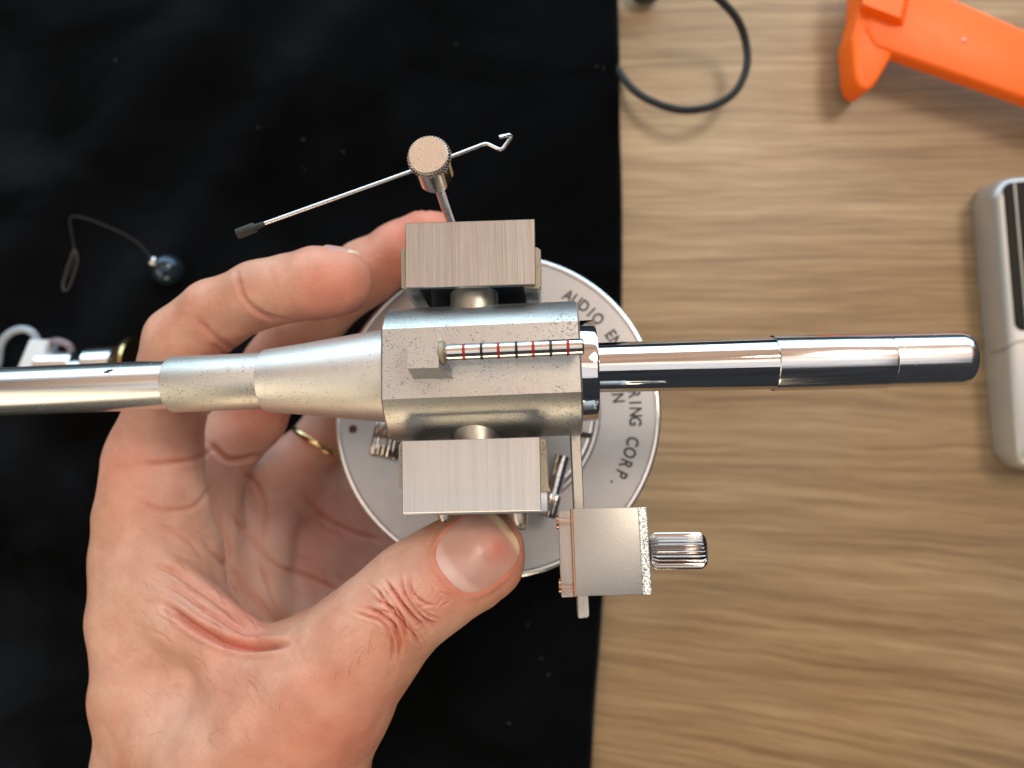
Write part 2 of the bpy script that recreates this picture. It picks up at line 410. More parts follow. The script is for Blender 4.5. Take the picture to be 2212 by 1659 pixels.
MB().tube([Vector((cc[0]+x*math.cos(rot)-y*math.sin(rot), cc[1]+x*math.sin(rot)+y*math.cos(rot), z)) for x, y, z in pl], 0.22, 8).build('hinge_seam', m_simple('seam_dark', (0.10, 0.10, 0.10), 0.5), gd, off=-og)
tag(gd, 'rounded silver metal case with a dark glass window at the right edge', 'gadget')

# small dark weight with its thread, on the velvet
oc = on_cloth(379, 588)
wg = empty('thread_weight', oc)
t = NT('weight_lacquer'); t.set(Base_Color=(0.030, 0.045, 0.065), Roughness=0.16, Metallic=0.6); M['weight'] = t.m
wc = oc + Vector((0, 0, 5.3))
MB().sphere(wc, 5.1).build('ball', M['weight'], wg, off=-oc)
MB().lathe([(-0.4, 1.6), (1.0, 1.6), (1.6, 1.2), (1.7, 0.01)], wc+Vector((-2.6, 1.9, 3.7)), (-0.55, 0.35, 0.78), 24).build('cap', M['edge'], wg, off=-oc)  # bright metal button stands in for the highlight on the ball
M['thread'] = m_simple('nylon_thread', (0.05, 0.042, 0.036), 0.4)
tp = [(362, 572, 8), (335, 553, 5), (300, 525, 1), (262, 503, .8), (222, 485, .8), (188, 473, .8), (162, 468, .9), (154, 476, .8), (157, 505, .6), (163, 540, .6), (160, 566, .6), (150, 592, .6), (141, 612, .6), (138, 632, .5)]
MB().tube(smooth([on_cloth(a, b, h) for a, b, h in tp], 6), 0.12, 8).build('thread', M['thread'], wg, off=-oc, sharp=180)
lp = [(163, 540), (170, 562), (160, 600), (147, 628), (138, 618), (146, 585), (155, 560)]
MB().tube(smooth([on_cloth(a, b, 0.7) for a, b in lp], 6, True), 0.17, 8, True).build('thread_loop', m_simple('thread_pale', (0.09, 0.08, 0.07), 0.5), wg, off=-oc, sharp=180)
tag(wg, 'dark round weight with a thin curled thread on the black velvet', 'weight')

# connector plug with white lead behind the arm tube
pc = on_cloth(190, 790)
pg = empty('cable_plug', pc)
M['white'] = m_simple('white_plastic', (0.62, 0.69, 0.76), 0.35)
M['lead'] = m_simple('grey_lead', (0.30, 0.36, 0.44), 0.4)
M['white_metal'] = m_simple('pale_metal', (0.85, 0.88, 0.90), 0.24, 1.0)
def zc(px, py, z): return pix(px, py, z)
zz = 10.5
a0 = zc(86, 797, zz); a1 = zc(300, 791, zz); ax = (a1-a0).normalized()
def st(px): return (zc(px, 794, zz)-a0).dot(ax)
MB().lathe([(st(92), 5.4), (st(94), 5.6), (st(163), 5.6), (st(166), 5.2), (st(167), 2.6), (st(190), 2.6), (st(191), 5.6), (st(195), 6.3), (st(250), 6.5), (st(254), 6.5)], a0, ax, 40).build('barrel', M['white_metal'], pg, off=-pc)
MB().lathe([(st(254), 6.5), (st(262), 7.2), (st(284), 9.6), (st(290), 9.8), (st(293), 9.4), (st(294), 8.0)], a0, ax, 40).build('flange', M['gold'], pg, off=-pc)
MB().slab([zc(63, 733, 12), zc(104, 734, 12), (zc(66, 835, 12)), (zc(20, 835, 12))], 7, 0.5).build('housing', M['white'], pg, off=-pc)
ring = smooth([zc(104, 742, 9), zc(122, 737, 10.5), zc(142, 742, 11), zc(153, 753, 10), zc(152, 772, 7)], 8)
MB().tube(ring, 1.2, 10).build('wire', m_simple('mauve_wire', (0.20, 0.16, 0.19), 0.4), pg, off=-pc, sharp=180)
cablep = smooth([zc(-30, 842, 4), zc(-6, 790, 5), zc(2, 745, 7), zc(20, 721, 9), zc(46, 711, 10), zc(68, 717, 10), zc(79, 733, 9), zc(84, 752, 8)], 8)
MB().tube(cablep, 1.25, 14).build('lead', M['lead'], pg, off=-pc, sharp=180)
tag(pg, 'silver plug with gold flange and white lead behind the arm tube', 'cable plug')

# ------------------------------------------------------------------ the tonearm
ROT = Matrix((EX, EY, EZ)).transposed()
arm = empty('tonearm', OD + EZ*BASE, ROT)
tag(arm, 'silver tonearm with chrome rear stub and round lettered base, held in the hand', 'tonearm')
OFF = (0, 0, -BASE)
def part(mb, name, mat, parent=None, sharp=32):
    return mb.build(name, M[mat], parent or arm, off=OFF, sharp=sharp)
def Q(l, z): return [loc(a, b, z) for a, b in l]

# base disc
ZD = -40.0
dc = loc(1071, 885, ZD); R = mm(353, 1071, 885, ZD)
prof = [(-5, 3), (-5, R-1.2), (-4.4, R-0.2), (-3.6, R), (-0.5, R), (-0.12, R-0.25), (0.05, R-0.8), (-0.05, R-1.35), (-0.15, R-1.5),
        (-0.15, R*0.64), (-0.5, R*0.632), (-0.5, R*0.61), (0.9, R*0.606), (1.25, R*0.596), (1.25, 3)]
disc = part(MB().lathe(prof, dc, (0, 0, 1), 180), 'base_disc', 'disc', sharp=25)
part(MB().lathe([(-0.3, R+0.02), (-0.12, R-0.18), (0.10, R-0.45), (0.10, R-1.15), (-0.1, R-1.45)], dc, (0, 0, 1), 180, caps=False), 'rim', 'edge', disc, 80)
part(MB().lathe([(-0.5, R*0.628), (-0.3, R*0.622), (-0.45, R*0.612)], dc, (0, 0, 1), 120, caps=False), 'inner_groove', 'edge', disc, 80)
part(MB().lathe([(1.0, R*0.602), (1.32, R*0.592), (1.30, R*0.58)], dc, (0, 0, 1), 120, caps=False), 'collar_edge', 'edge', disc, 80)
part(MB().lathe([(-0.3, 0.95), (-0.05, 0.95), (-0.05, 0.01)], loc(762, 927, ZD), (0, 0, 1), 20), 'screw_hole', 'ink', disc)  # dark disc on the surface stands in for shade in the hole
part(MB().lathe([(-0.4, 1.2), (-0.11, 1.2), (-0.11, 0.95)], loc(762, 927, ZD), (0, 0, 1), 20, caps=False), 'hole_rim', 'copper', disc)
# engraved lettering
def letter(ch, size, bold=0.026):
    cu = bpy.data.curves.new('glyph', 'FONT'); cu.body = ch; cu.size = size; cu.offset = bold*size; cu.align_x = 'CENTER'
    cu.extrude = 0; ob_ = bpy.data.objects.new('glyph', cu); COL.objects.link(ob_)
    dg = bpy.context.evaluated_depsgraph_get(); me = bpy.data.meshes.new_from_object(ob_.evaluated_get(dg))
    v = [tuple(p.co) for p in me.vertices]; f = [tuple(p.vertices) for p in me.polygons]
    bpy.data.objects.remove(ob_); bpy.data.curves.remove(cu); bpy.data.meshes.remove(me)
    return v, f
def arc_text(mb, text, a0, a1, rb, size, z):
    n = len(text)
    for i, ch in enumerate(text):
        if ch == ' ': continue
        a = math.radians(a0+(a1-a0)*i/max(n-1, 1))
        v, f = letter(ch, size)
        out = []
        for (x, y, _) in v:
            x *= 0.82
            tx, ty = math.sin(a), -math.cos(a)      # reading clockwise
            rr = rb + y
            out.append((dc.x + math.cos(a)*rr + tx*x, dc.y + math.sin(a)*rr + ty*x, dc.z + z))
        mb.add(out, f)
rot_d = math.degrees(_a)
lt = MB(); LR = R*0.815; LS = R*0.102
arc_text(lt, 'AUDIO', 57.8-rot_d, 41.8-rot_d, LR, LS, -0.11)
arc_text(lt, 'ENGINEERING', 33.3-rot_d, -5.2-rot_d, LR, LS, -0.11)
arc_text(lt, 'CORP.', -13.6-rot_d, -32.2-rot_d, LR, LS, -0.11)
part(lt, 'lettering', 'ink', disc)
lt = MB(); arc_text(lt, 'JAPAN', 26-rot_d, 5.2-rot_d, R*0.715, LS, -0.11)
part(lt, 'inner_lettering', 'ink', disc)
# dark slot and flat on the collar
part(MB().slab(Q([(1236, 930), (1280, 936), (1276, 947), (1232, 941)], ZD+1.6), 0.8), 'slot', 'black')
# pillar and yoke
part(MB().lathe([(1, 13.5), (6, 13.5), (7, 12.0), (26, 12.0), (26.5, 11.5)], (0.5, -1, ZD), (0, 0, 1), 72), 'pillar', 'grey_steel')
part(MB().box((0.5, 0, -14.5), (15, 62, 5), 0.8), 'yoke', 'grey_steel')
# clamp screws
def screw(p0, p1, p2, z, rs, rh, n):
    a, b, c_ = loc(*p0, z), loc(*p1, z), loc(*p2, z); ax_ = (c_-a).normalized(); L1 = (b-a).length; L2 = (c_-a).length
    s_ = part(MB().lathe([(0, rs), (L1, rs)], a, ax_, 32), 'clamp_screw', 'chrome')
    part(MB().lathe([(L1, rs), (L1+0.05, rh*0.9), (L1+0.4, rh), (L2-0.6, rh), (L2, rh*0.8), (L2+0.02, rh*0.3)], a, ax_, n*8, (n, rh*0.10)), 'knurled_head', 'knurl', s_, 50)
screw((1216, 985), (1194, 1066), (1181, 1117), -34, 1.75, 2.15, 14)
screw((852, 880), (846, 915), (828, 990), -33, 2.0, 3.6, 18)

# arm: tube, sleeve, cone, housing
def axis_lathe(pr, o=(0, 0, 0), **k): return MB().lathe([(loc(a, 838-0.031*a, max(r, 3.0)).x, r) for a, r in pr], o, (1, 0, 0), 96, **k)
tube_o = part(axis_lathe([(-260, 4.85), (0, 4.88), (344, 4.95), (346, 4.6)]), 'arm_tube', 'tube')
pm = loc(236, 800, 4.0)
mk = MB()
for (dx, dy, r) in ((0, 0, .45), (.55, .2, .32), (-.55, -.15, .28), (1.0, .25, .15)):
    yy_ = 2.3+dy; zz_ = math.sqrt(4.92**2-yy_**2)
    mk.lathe([(-0.2, r), (0.05, r), (0.10, r*0.5), (0.10, 0.01)], (pm.x+dx, yy_, zz_), (0, yy_, zz_), 12)
part(mk, 'dark_chip', 'ink', tube_o)
part(axis_lathe([(341, 4.5), (341.5, 5.5), (346, 5.62), (552, 5.62), (556, 5.5)]), 'arm_sleeve', 'cast_heavy')
part(axis_lathe([(548, 5.0), (548.5, 6.15), (556, 6.3), (640, 7.2), (760, 8.7), (826, 9.4), (834, 9.4)]), 'arm_cone', 'cast_soft')
ZF = 11.3; RH = 13.05
def extrude_profile(poly, x0, x1, ch):
    """closed (y,z) outline swept along the axis with small end chamfers"""
    n = len(poly); vs = []; fs = []
    for x, k in ((x0, (RH-ch)/RH), (x0+ch, 1), (x1-ch, 1), (x1, (RH-ch)/RH)):
        vs += [(x, y*k, z*k) for y, z in poly]
    for i in range(3):
        for j in range(n):
            j2 = (j+1) % n; fs.append((i*n+j, i*n+j2, (i+1)*n+j2, (i+1)*n+j))
    fs.append(tuple(range(n))[::-1]); fs.append(tuple(3*n+j for j in range(n)))
    return MB().add(vs, fs)
hw = math.sqrt(RH*RH-ZF*ZF); a0_ = math.acos(ZF/RH)
poly = [(-hw+2*hw*k/8, ZF) for k in range(8)] + [(RH*math.sin(a0_+(2*math.pi-2*a0_)*k/110), RH*math.cos(a0_+(2*math.pi-2*a0_)*k/110)) for k in range(110)]
house = part(extrude_profile(poly, loc(822, 782, ZF).x, loc(1256, 776, ZF).x, 0.35), 'bearing_housing', 'cast', sharp=20)
# pivot bosses on both flanks
for sgn, e in ((1, 15.6), (-1, 16.0)):
    cx_ = lx(1030 if sgn > 0 else 1027)
    part(MB().lathe([(10.0, 4.7), (e-0.3, 4.7), (e, 4.4), (e, 2.2), (e-0.4, 2.0), (e-0.4, 0.01)], (cx_, 0, 2.0), (0, sgn, 0), 56), 'pivot_boss', 'grey_steel')
# scale: mount block, washer, ringed rod
ZM = 17.2
A = Q([(880, 724), (946, 722), (948, 794), (880, 796)], ZM)
c4 = [A[0], A[1], A[2], A[3]]
lo = [Vector((A[0].x, A[0].y+0.2, ZF-0.2)), Vector((A[1].x+0.1, A[1].y+0.2, ZF-0.2)), Vector((A[2].x+1.9, A[2].y-0.9, ZF-0.2)), Vector((A[3].x, A[3].y-0.8, ZF-0.2))]
mb = MB().add(c4+lo, [(0, 1, 2, 3), (7, 6, 5, 4), (0, 4, 5, 1), (1, 5, 6, 2), (2, 6, 7, 3), (3, 7, 4, 0)])
sm_ = part(mb, 'scale_mount', 'cast')
ZR = 15.4
r0 = loc(950, 763, ZR); r1 = loc(1261, 749, ZR); rax = (r1-r0).normalized(); RR = 1.5
def rs_(px): return (loc(px, 763-(px-950)*0.045, ZR)-r0).dot(rax)
part(MB().lathe([(rs_(949), 2.0), (rs_(951), 2.15), (rs_(960), 2.15), (rs_(963), 1.9), (rs_(964), 1.3)], r0, rax, 40), 'washer', 'brown_edge', sm_)
marks = [1003, 1041, 1077.5, 1116, 1152, 1189.5, 1226.5]
pr = [(rs_(962), RR*0.86), (rs_(967), RR*0.9), (rs_(968), RR)]
for m_ in marks: pr += [(rs_(m_-3.1), RR), (rs_(m_-2.8), RR-0.16), (rs_(m_+2.8), RR-0.16), (rs_(m_+3.1), RR)]
pr += [(rs_(1257), RR), (rs_(1261), RR*0.86), (rs_(1261.5), 0.3)]
rod = part(MB().lathe(pr, r0, rax, 40), 'scale_rod', 'chrome_worn')
for i, m_ in enumerate(marks):
    o = part(MB().lathe([(rs_(m_-2.75), RR-0.1), (rs_(m_-2.2), RR-0.03), (rs_(m_+2.2), RR-0.03), (rs_(m_+2.75), RR-0.1)], r0, rax, 40, caps=False), 'scale_ring', 'red' if i % 2 == 0 else 'black', rod)
    o['label'] = 'red ring on the scale rod' if i % 2 == 0 else 'black ring on the scale rod'
# rear collar and counterweight stub
part(axis_lathe([(1250, 8.8), (1254, 9.8), (1290, 9.85), (1295, 9.6), (1296, 9.2), (1290, 4.0)], o=(0, -0.55, 0)), 'rear_collar', 'chrome')
sa = loc(1288, 794, 0.0); sb = loc(2108, 773.5, -1.6); sx_ = (sb-sa).normalized()
def ss(px): return (loc(px, 794-(px-1288)*0.025, 4.2-1.6*(px-1288)/820.0)-sa).dot(sx_)
def stub_lathe(pr): return MB().lathe([(ss(a), r) for a, r in pr], sa, sx_, 96)
part(stub_lathe([(1286, 4.8), (1292, 4.85), (1500, 4.98), (1690, 5.12)]), 'rear_stub', 'chrome')
part(stub_lathe([(1683, 5.15), (1684, 5.36), (1687, 5.42), (1932, 5.40), (1937, 5.32), (1938, 5.0)]), 'stub_sleeve', 'chrome_scratched')
part(stub_lathe([(1934, 5.0), (1938, 5.26), (2092, 5.2), (2106, 5.1), (2113, 4.75), (2116, 4.2), (2118, 4.1), (2119, 3.4), (2119.5, 0.1)]), 'stub_cap', 'cap_chrome')

# bearing blocks: cover plate on a U bracket
def bracket(cover, ledge_l, ledge_r, sgn):
    ZT = 10.0
    br = part(MB().slab(Q(cover, ZT), 1.3, 0.10, 1), 'cover_block', 'brush')
    zc_ = ZT-1.35
    for l in (ledge_l, ledge_r):
        part(MB().slab(Q(l, zc_), 15.5, 0.25, 2), 'side_wall', 'blue_steel')
        o = part(MB().slab([v+Vector((0, 0, 0.06)) for v in Q(l, zc_)], 1.1, 0.1, 1), 'wall_edge', 'brown_edge', br)
    return br, zc_
br, zc_ = bracket([(876, 482), (1155, 473), (1157, 614), (875, 622)],
                  [(866, 540), (872, 536), (902, 536), (904, 624), (880, 628), (867, 622)],
                  [(1130, 536), (1160, 534), (1168, 540), (1169, 618), (1164, 624), (1132, 622)], 1)
yb = loc(1016, 560, zc_-1)
part(MB().box((yb.x+0.2, yb.y+2.2, -2.8), (24.0, 1.5, 15.0)), 'back_wall', 'black')  # wall and foot coloured black in place of shade inside the opening
part(MB().box((yb.x+0.2, yb.y-1.0, -14.0), (24.5, 10.0, 5.0), 0.4), 'bracket_foot', 'black')
br2, zc2 = bracket([(868, 953), (1166, 944), (1169, 1103), (869, 1109)],
                   [(861, 962), (868, 952), (900, 952), (900, 1062), (861, 1054)],
                   [(1135, 950), (1172, 946), (1180, 950), (1185, 1048), (1190, 1062), (1140, 1064)], -1)
part(MB().slab(Q([(872, 1010), (1182, 1003), (1184, 1108), (872, 1114)], zc2-1.4), 12, 0.4, 2), 'bracket_body', 'blue_steel')
# little slotted screw below the lower block
for (a, b, r_) in ((1122, 1115, 1.4), (961, 1107, 1.4)):
    o_ = loc(a, b, 2.6)
    s_ = part(MB().lathe([(-1.0, r_), (0.6, r_), (1.6, r_*0.72), (1.62, 0.05)], o_, (0.12, -1, 0), 28), 'set_screw', 'grey_steel')
    part(MB().box((o_.x+0.12, o_.y-1.5, o_.z), (0.4, 0.5, r_*1.5)), 'screw_slot', 'black', s_)

# side arm plate and weight block
part(MB().slab(Q([(1231, 905), (1253, 903), (1262, 1098), (1274, 1329), (1270, 1335), (1249, 1336), (1240, 1098)], -1.0), 7.0, 0.15, 1), 'side_plate', 'grey_steel')
zb = 9.0
blk = part(MB().slab(Q([(1237, 1099), (1378, 1096), (1389, 1285), (1245, 1288)], zb), 11.0, 0.12, 2), 'slider_block', 'satin')
part(MB().slab(Q([(1378.3, 1096), (1397, 1095.5), (1408, 1284.5), (1389.3, 1285)], zb+0.15), 11.5, 0.15, 1), 'end_plate', 'speckle')
part(MB().slab(Q([(1233, 1101), (1236.7, 1100), (1244.7, 1288), (1241, 1289)], zb-0.5), 10, 0.0), 'gasket', 'copper')
part(MB().slab(Q([(1206, 1104), (1232.7, 1102), (1240.7, 1290), (1213, 1291)], zb-1.0), 9.0, 0.2, 2), 'acrylic_plate', 'acrylic')
for (a, b) in ((1205, 1128), (1210, 1266)):
    o_ = loc(a, b, zb-3.4)
    s_ = part(MB().lathe([(-0.25, 0.9), (-0.2, 1.25), (0.3, 1.3), (0.32, 0.7), (3.2, 0.7)], o_, (1, -0.04, 0), 28), 'plate_screw', 'copper')
k0 = loc(1405, 1190, 4.0); k1 = loc(1524, 1189, 4.0); kx = (k1-k0).normalized(); L = (k1-k0).length
part(MB().lathe([(0.0, 2.6), (0.25, 2.75), (0.9, 3.25), (L-0.9, 3.25), (L-0.15, 2.7), (L, 2.3), (L+0.02, 0.2)], k0, kx, 24*10, (24, 0.62)), 'thumb_screw', 'knurl', sharp=60)

# lifter: stem, body, knurled cap, bent wire
kt = 14.0; kc = loc(925, 334, kt); KR = mm(45.7, 925, 334, kt)
part(MB().lathe([(-52, 1.15), (-8.8, 1.15)], kc, (0, 0, 1), 24), 'lifter_stem', 'chrome')
def flatc(p):
    d_ = (p-kc); n_ = Vector((0.88, -0.47, 0)); e_ = d_.dot(n_) - KR*0.80
    return p - n_*e_ if e_ > 0 else p
bd = part(MB().lathe([(-8.9, KR*0.78), (-8.6, KR*0.92), (-1.6, KR*0.93), (-1.55, KR*0.9)], kc, (0, 0, 1), 96, cut=flatc), 'lifter_body', 'chrome_worn')
part(MB().lathe([(-1.75, KR*0.97), (-1.4, KR*1.07), (-0.45, KR*1.07), (-0.02, KR*0.97)], kc, (0, 0, 1), 42*8, (42, 0.36)), 'knurled_ring', 'knurl', bd, 60)
part(MB().lathe([(-0.3, KR*0.93), (0.05, KR*0.93), (0.12, KR*0.91), (0.12, 0.01)], kc, (0, 0, 1), 72), 'cap_face', 'cap', bd)
zw = 11.2
wp = [(548, 491), (885, 371), (975, 338), (1040, 313), (1049, 310.5), (1056, 312), (1074, 321), (1081, 323), (1087, 320), (1102, 299), (1104, 294), (1100, 291), (1078, 296)]
wire = part(MB().tube([loc(a, b, zw + (0 if i < 9 else (i-8)*0.35)) for i, (a, b) in enumerate(wp)], 0.36, 14), 'lifter_wire', 'edge', sharp=60)
t0 = loc(572, 482.5, zw); t1 = loc(512, 506, zw); tx_ = (t1-t0).normalized(); L = (t1-t0).length
part(MB().lathe([(0, 0.42), (L*0.30, 0.55), (L*0.36, 0.92), (L*0.42, 0.98), (L-0.12, 0.98), (L, 0.85), (L, 0.01)], t0, tx_, 32), 'rubber_tip', 'rubber', wire)

# ------------------------------------------------------------------ the hand: one implicit surface, meshed once
def W(px, py, z): return np.array(pix(px, py, OBJZ+z), dtype=np.float64)
PALM = [
    [(480, 1800, -18, 21), (480, 1600, -20, 19)],
    [(335, 1800, -20, 12.0), (333, 1640, -22, 12.3), (340, 1500, -22, 13.0), (344, 1340, -22, 13.4), (342, 1210, -24, 13.8), (332, 1110, -25, 12.0), (330, 1005, -26, 9.4)],
    [(655, 1800, -14, 10.0), (650, 1660, -12, 11.5), (640, 1590, -8, 13)],
    [(664, 1800, -13, 10.0), (676, 1640, -8, 10.5), (700, 1560, -4, 11)],
    [(500, 1640, -6, 14), (620, 1560, -2, 13.5), (700, 1485, 0, 12.5), (760, 1420, 1, 10.6)],
    [(420, 1500, -20, 15), (350, 1330, -23, 12)],
    [(430, 1550, -38, 12), (430, 1250, -48, 11), (440, 1025, -48, 9)],
    [(520, 1550, -48, 12), (540, 1300, -60, 11), (580, 1045, -68, 8.5)],
    [(610, 1530, -58, 12), (680, 1300, -74, 11), (720, 1130, -82, 8.5)],
    [(680, 1500, -60, 13), (760, 1260, -80, 10)],
    [(585, 1050, -70, 9.5), (680, 1080, -80, 10), (760, 1120, -86, 9.5), (840, 1130, -90, 9)],
    [(700, 1200, -80, 11), (830, 1180, -92, 11)],
    [(690, 1020, -82, 10), (790, 1050, -90, 10)],
    [(640, 1500, -20, 14), (720, 1430, -10, 10)],
    [(342, 1270, -13, 6.0), (420, 1345, -9, 6.5), (510, 1415, -5, 6.5), (620, 1450, -2, 7.5)],
]
FING = {
 'index': [(330, 1005, -26, 9.2), (362, 880, -25, 8.7), (398, 738, -22, 8.2), (470, 676, -19, 7.6), (560, 637, -15, 7.2), (690, 612, -12, 7.5), (732, 611, -11.5, 7.0)],
 'middle': [(440, 1025, -48, 9.0), (545, 900, -50, 8.8), (600, 790, -48, 8.6), (690, 660, -45, 8.6), (790, 588, -42, 8.3), (860, 545, -40, 7.2), (925, 508, -38, 6.8)],
 'ring': [(585, 1050, -68, 8.4), (690, 952, -71, 7.7), (745, 860, -72, 7.4), (850, 770, -66, 7.0), (930, 720, -60, 6.5)],
 'pinky': [(735, 1135, -82, 8.4), (850, 1010, -86, 6.8), (930, 900, -82, 6.2), (980, 840, -76, 5.6)],
 'thumb': [(740, 1440, 1, 10.8), (828, 1345, 2.5, 9.5), (893, 1287, 3, 9.6), (955, 1242, 2, 9.1), (1022, 1202, 0.8, 8.9), (1042, 1194, 0.2, 8.3)],
}
def capsule(P_, a, b, ra, rb):
    ab = b-a; t = np.clip(((P_-a) @ ab)/max(ab @ ab, 1e-9), 0, 1)
    q = P_-a-t[:, None]*ab
    return np.sqrt((q*q).sum(1)) - (ra+(rb-ra)*t)
def smin(a, b, k):
    h = np.clip(0.5+0.5*(b-a)/k, 0, 1)
    return b+(a-b)*h - k*h*(1-h)
def chain(P_, ch, k):
    d = None
    for i in range(len(ch)-1):
        e = capsule(P_, W(*ch[i][:3]), W(*ch[i+1][:3]), ch[i][3], ch[i+1][3])
        d = e if d is None else smin(d, e, k)
    return d
# web groove: the deep fold between thumb and index
GRO = [([(362, 1300, 0), (430, 1353, 0), (497, 1386, 0), (593, 1400, 0)], 0)]
def hand_sdf(P_):
    palm = None
    for ch in PALM:
        e = chain(P_, ch, 2.5); palm = e if palm is None else smin(palm, e, 7.0)
    out = None
    for nme, ch in FING.items():
        e = smin(palm, chain(P_, ch, 1.6 if nme != 'thumb' else 3.0), 6.0 if nme != 'thumb' else 8.0)
        out = e if out is None else np.minimum(out, e) if nme != 'x' else out
    return out
def surface_nets(fn, lo, hi, h):
    B_ = 4
    n = np.ceil((hi-lo)/(h*B_)).astype(int)*B_
    nb = n//B_
    cx = [lo[i]+(np.arange(nb[i])+0.5)*h*B_-h*0.5 for i in range(3)]
    G = np.stack(np.meshgrid(*cx, indexing='ij'), -1).reshape(-1, 3)
    c = fn(G).reshape(nb)
    D = np.repeat(np.repeat(np.repeat(c, B_, 0), B_, 1), B_, 2).astype(np.float32)
    act = np.argwhere(np.abs(c) < h*B_*1.6)
    off = np.stack(np.meshgrid(*[np.arange(B_)]*3, indexing='ij'), -1).reshape(-1, 3)
    idx = (act[:, None, :]*B_+off[None]).reshape(-1, 3)
    for s_ in range(0, len(idx), 400000):
        ii = idx[s_:s_+400000]; D[ii[:, 0], ii[:, 1], ii[:, 2]] = fn(lo+ii*h)
    sgn = D < 0
    corners = [(i, j, k) for i in (0, 1) for j in (0, 1) for k in (0, 1)]
    sl = lambda a, o: a[o[0]:a.shape[0]-1+o[0], o[1]:a.shape[1]-1+o[1], o[2]:a.shape[2]-1+o[2]]
    cnt = sum(sl(sgn, o).astype(np.int8) for o in corners)
    cell = (cnt > 0) & (cnt < 8)
    ci = np.argwhere(cell); vid = -np.ones(cell.shape, np.int64); vid[cell] = np.arange(len(ci))
    acc = np.zeros((len(ci), 3)); num = np.zeros(len(ci))
    for a_ in corners:
        for ax_ in range(3):
            if a_[ax_]: continue
            b_ = list(a_); b_[ax_] = 1
            va = D[ci[:, 0]+a_[0], ci[:, 1]+a_[1], ci[:, 2]+a_[2]]; vb = D[ci[:, 0]+b_[0], ci[:, 1]+b_[1], ci[:, 2]+b_[2]]
            m_ = (va < 0) != (vb < 0); t_ = np.where(m_, va/np.where(m_, va-vb, 1), 0)
            p = np.array(a_)[None]+np.zeros((len(ci), 3)); p[:, ax_] += t_
            acc[m_] += p[m_]; num[m_] += 1
    V = lo+(ci+acc/num[:, None])*h
    quads = []
    for ax_ in range(3):
        o2 = [0, 0, 0]; o2[ax_] = 1
        a_ = sgn[:sgn.shape[0]-o2[0], :sgn.shape[1]-o2[1], :sgn.shape[2]-o2[2]]; b_ = sgn[o2[0]:, o2[1]:, o2[2]:]
        e = np.argwhere(a_ != b_); u_, v_ = (ax_+1) % 3, (ax_+2) % 3
        e = e[(e[:, u_] > 0) & (e[:, v_] > 0) & (e < np.array(vid.shape)).all(1)]
        fl = a_[e[:, 0], e[:, 1], e[:, 2]]
        du = np.zeros(3, int); du[u_] = 1; dv = np.zeros(3, int); dv[v_] = 1
        q = np.stack([vid[tuple((e-du-dv).T)], vid[tuple((e-dv).T)], vid[tuple(e.T)], vid[tuple((e-du).T)]], 1)
        q[~fl] = q[~fl][:, ::-1]; quads.append(q)
    return V, np.concatenate(quads)
lo_ = np.array([-108., -134., 8.]); hi_ = np.array([8., 42., 132.])
HV, HF = surface_nets(hand_sdf, lo_, hi_, 0.56)
HF = HF[(HF >= 0).all(1)]
# finer mesh over the thumb and the web
_px = np.stack([CX+HV[:, 0]/(CAMZ-HV[:, 2])*F, CY-HV[:, 1]/(CAMZ-HV[:, 2])*F], 1)
_in = (HV[:, 2] > OBJZ-10) & (_px[:, 0] > 330) & (_px[:, 0] < 1150) & (_px[:, 1] > 1090) & (_px[:, 1] < 1440)
bm = bmesh.new(); _v = [bm.verts.new(p) for p in HV]
for q in HF: bm.faces.new([_v[i] for i in q])
bm.verts.index_update()
bmesh.ops.subdivide_edges(bm, edges=[e for e in bm.edges if _in[e.verts[0].index] and _in[e.verts[1].index]], cuts=1, use_grid_fill=True)
bm.verts.index_update(); HV = np.array([v.co for v in bm.verts], dtype=np.float64); HFL = [[v.index for v in f.verts] for f in bm.faces]; bm.free()
def grad(P_, e=0.25):
    g_ = np.stack([hand_sdf(P_+np.eye(3)[i]*e)-hand_sdf(P_-np.eye(3)[i]*e) for i in range(3)], 1)
    return g_/np.maximum(np.linalg.norm(g_, axis=1, keepdims=True), 1e-9)
HN = grad(HV)
# project onto the exact surface
HV = HV - HN*hand_sdf(HV)[:, None]
camn = np.array(CAM)
def to_px(P_):
    t_ = CAMZ-P_[:, 2]; return np.stack([CX+P_[:, 0]/t_*F, CY-P_[:, 1]/t_*F], 1)
HPX = to_px(HV); REL = HV[:, 2]-OBJZ
facing = ((camn-HV)*HN).sum(1) > -2.0
def poly_d(pts):
    d = np.full(len(HPX), 1e9); s_along = np.zeros(len(HPX)); tot = 0
    L_ = sum(math.dist(pts[i], pts[i+1]) for i in range(len(pts)-1)); run = 0
    for i in range(len(pts)-1):
        a = np.array(pts[i], float); b = np.array(pts[i+1], float); ab = b-a; l = math.hypot(*ab)
        t_ = np.clip(((HPX-a) @ ab)/(l*l), 0, 1); q = HPX-a-t_[:, None]*ab; e = np.hypot(q[:, 0], q[:, 1])
        m_ = e < d; d[m_] = e[m_]; s_along[m_] = (run+t_[m_]*l)/L_; run += l
    return d, s_along
disp = np.zeros(len(HV)); red = np.zeros(len(HV))
def crease(pts, w, depth, z0=-200, z1=200, ridge=0.12, col=0.5, sm_=True):
    if sm_: pts = [(p.x, p.y) for p in smooth([Vector((a, b, 0)) for a, b in pts], 6)]
    d, s_ = poly_d(pts); fade = np.clip(np.minimum(s_, 1-s_)*6, 0.12, 1)
    k = np.exp(-(d/w)**2)*fade*facing*((REL > z0) & (REL < z1))
    k2 = np.exp(-((d-2.0*w)/(1.1*w))**2)*fade*facing*((REL > z0) & (REL < z1))
    global disp, red
    disp -= depth*k; disp += depth*ridge*k2; red += 0.5*col*np.exp(-(d/(w*1.8))**2)*fade*facing*((REL > z0) & (REL < z1))
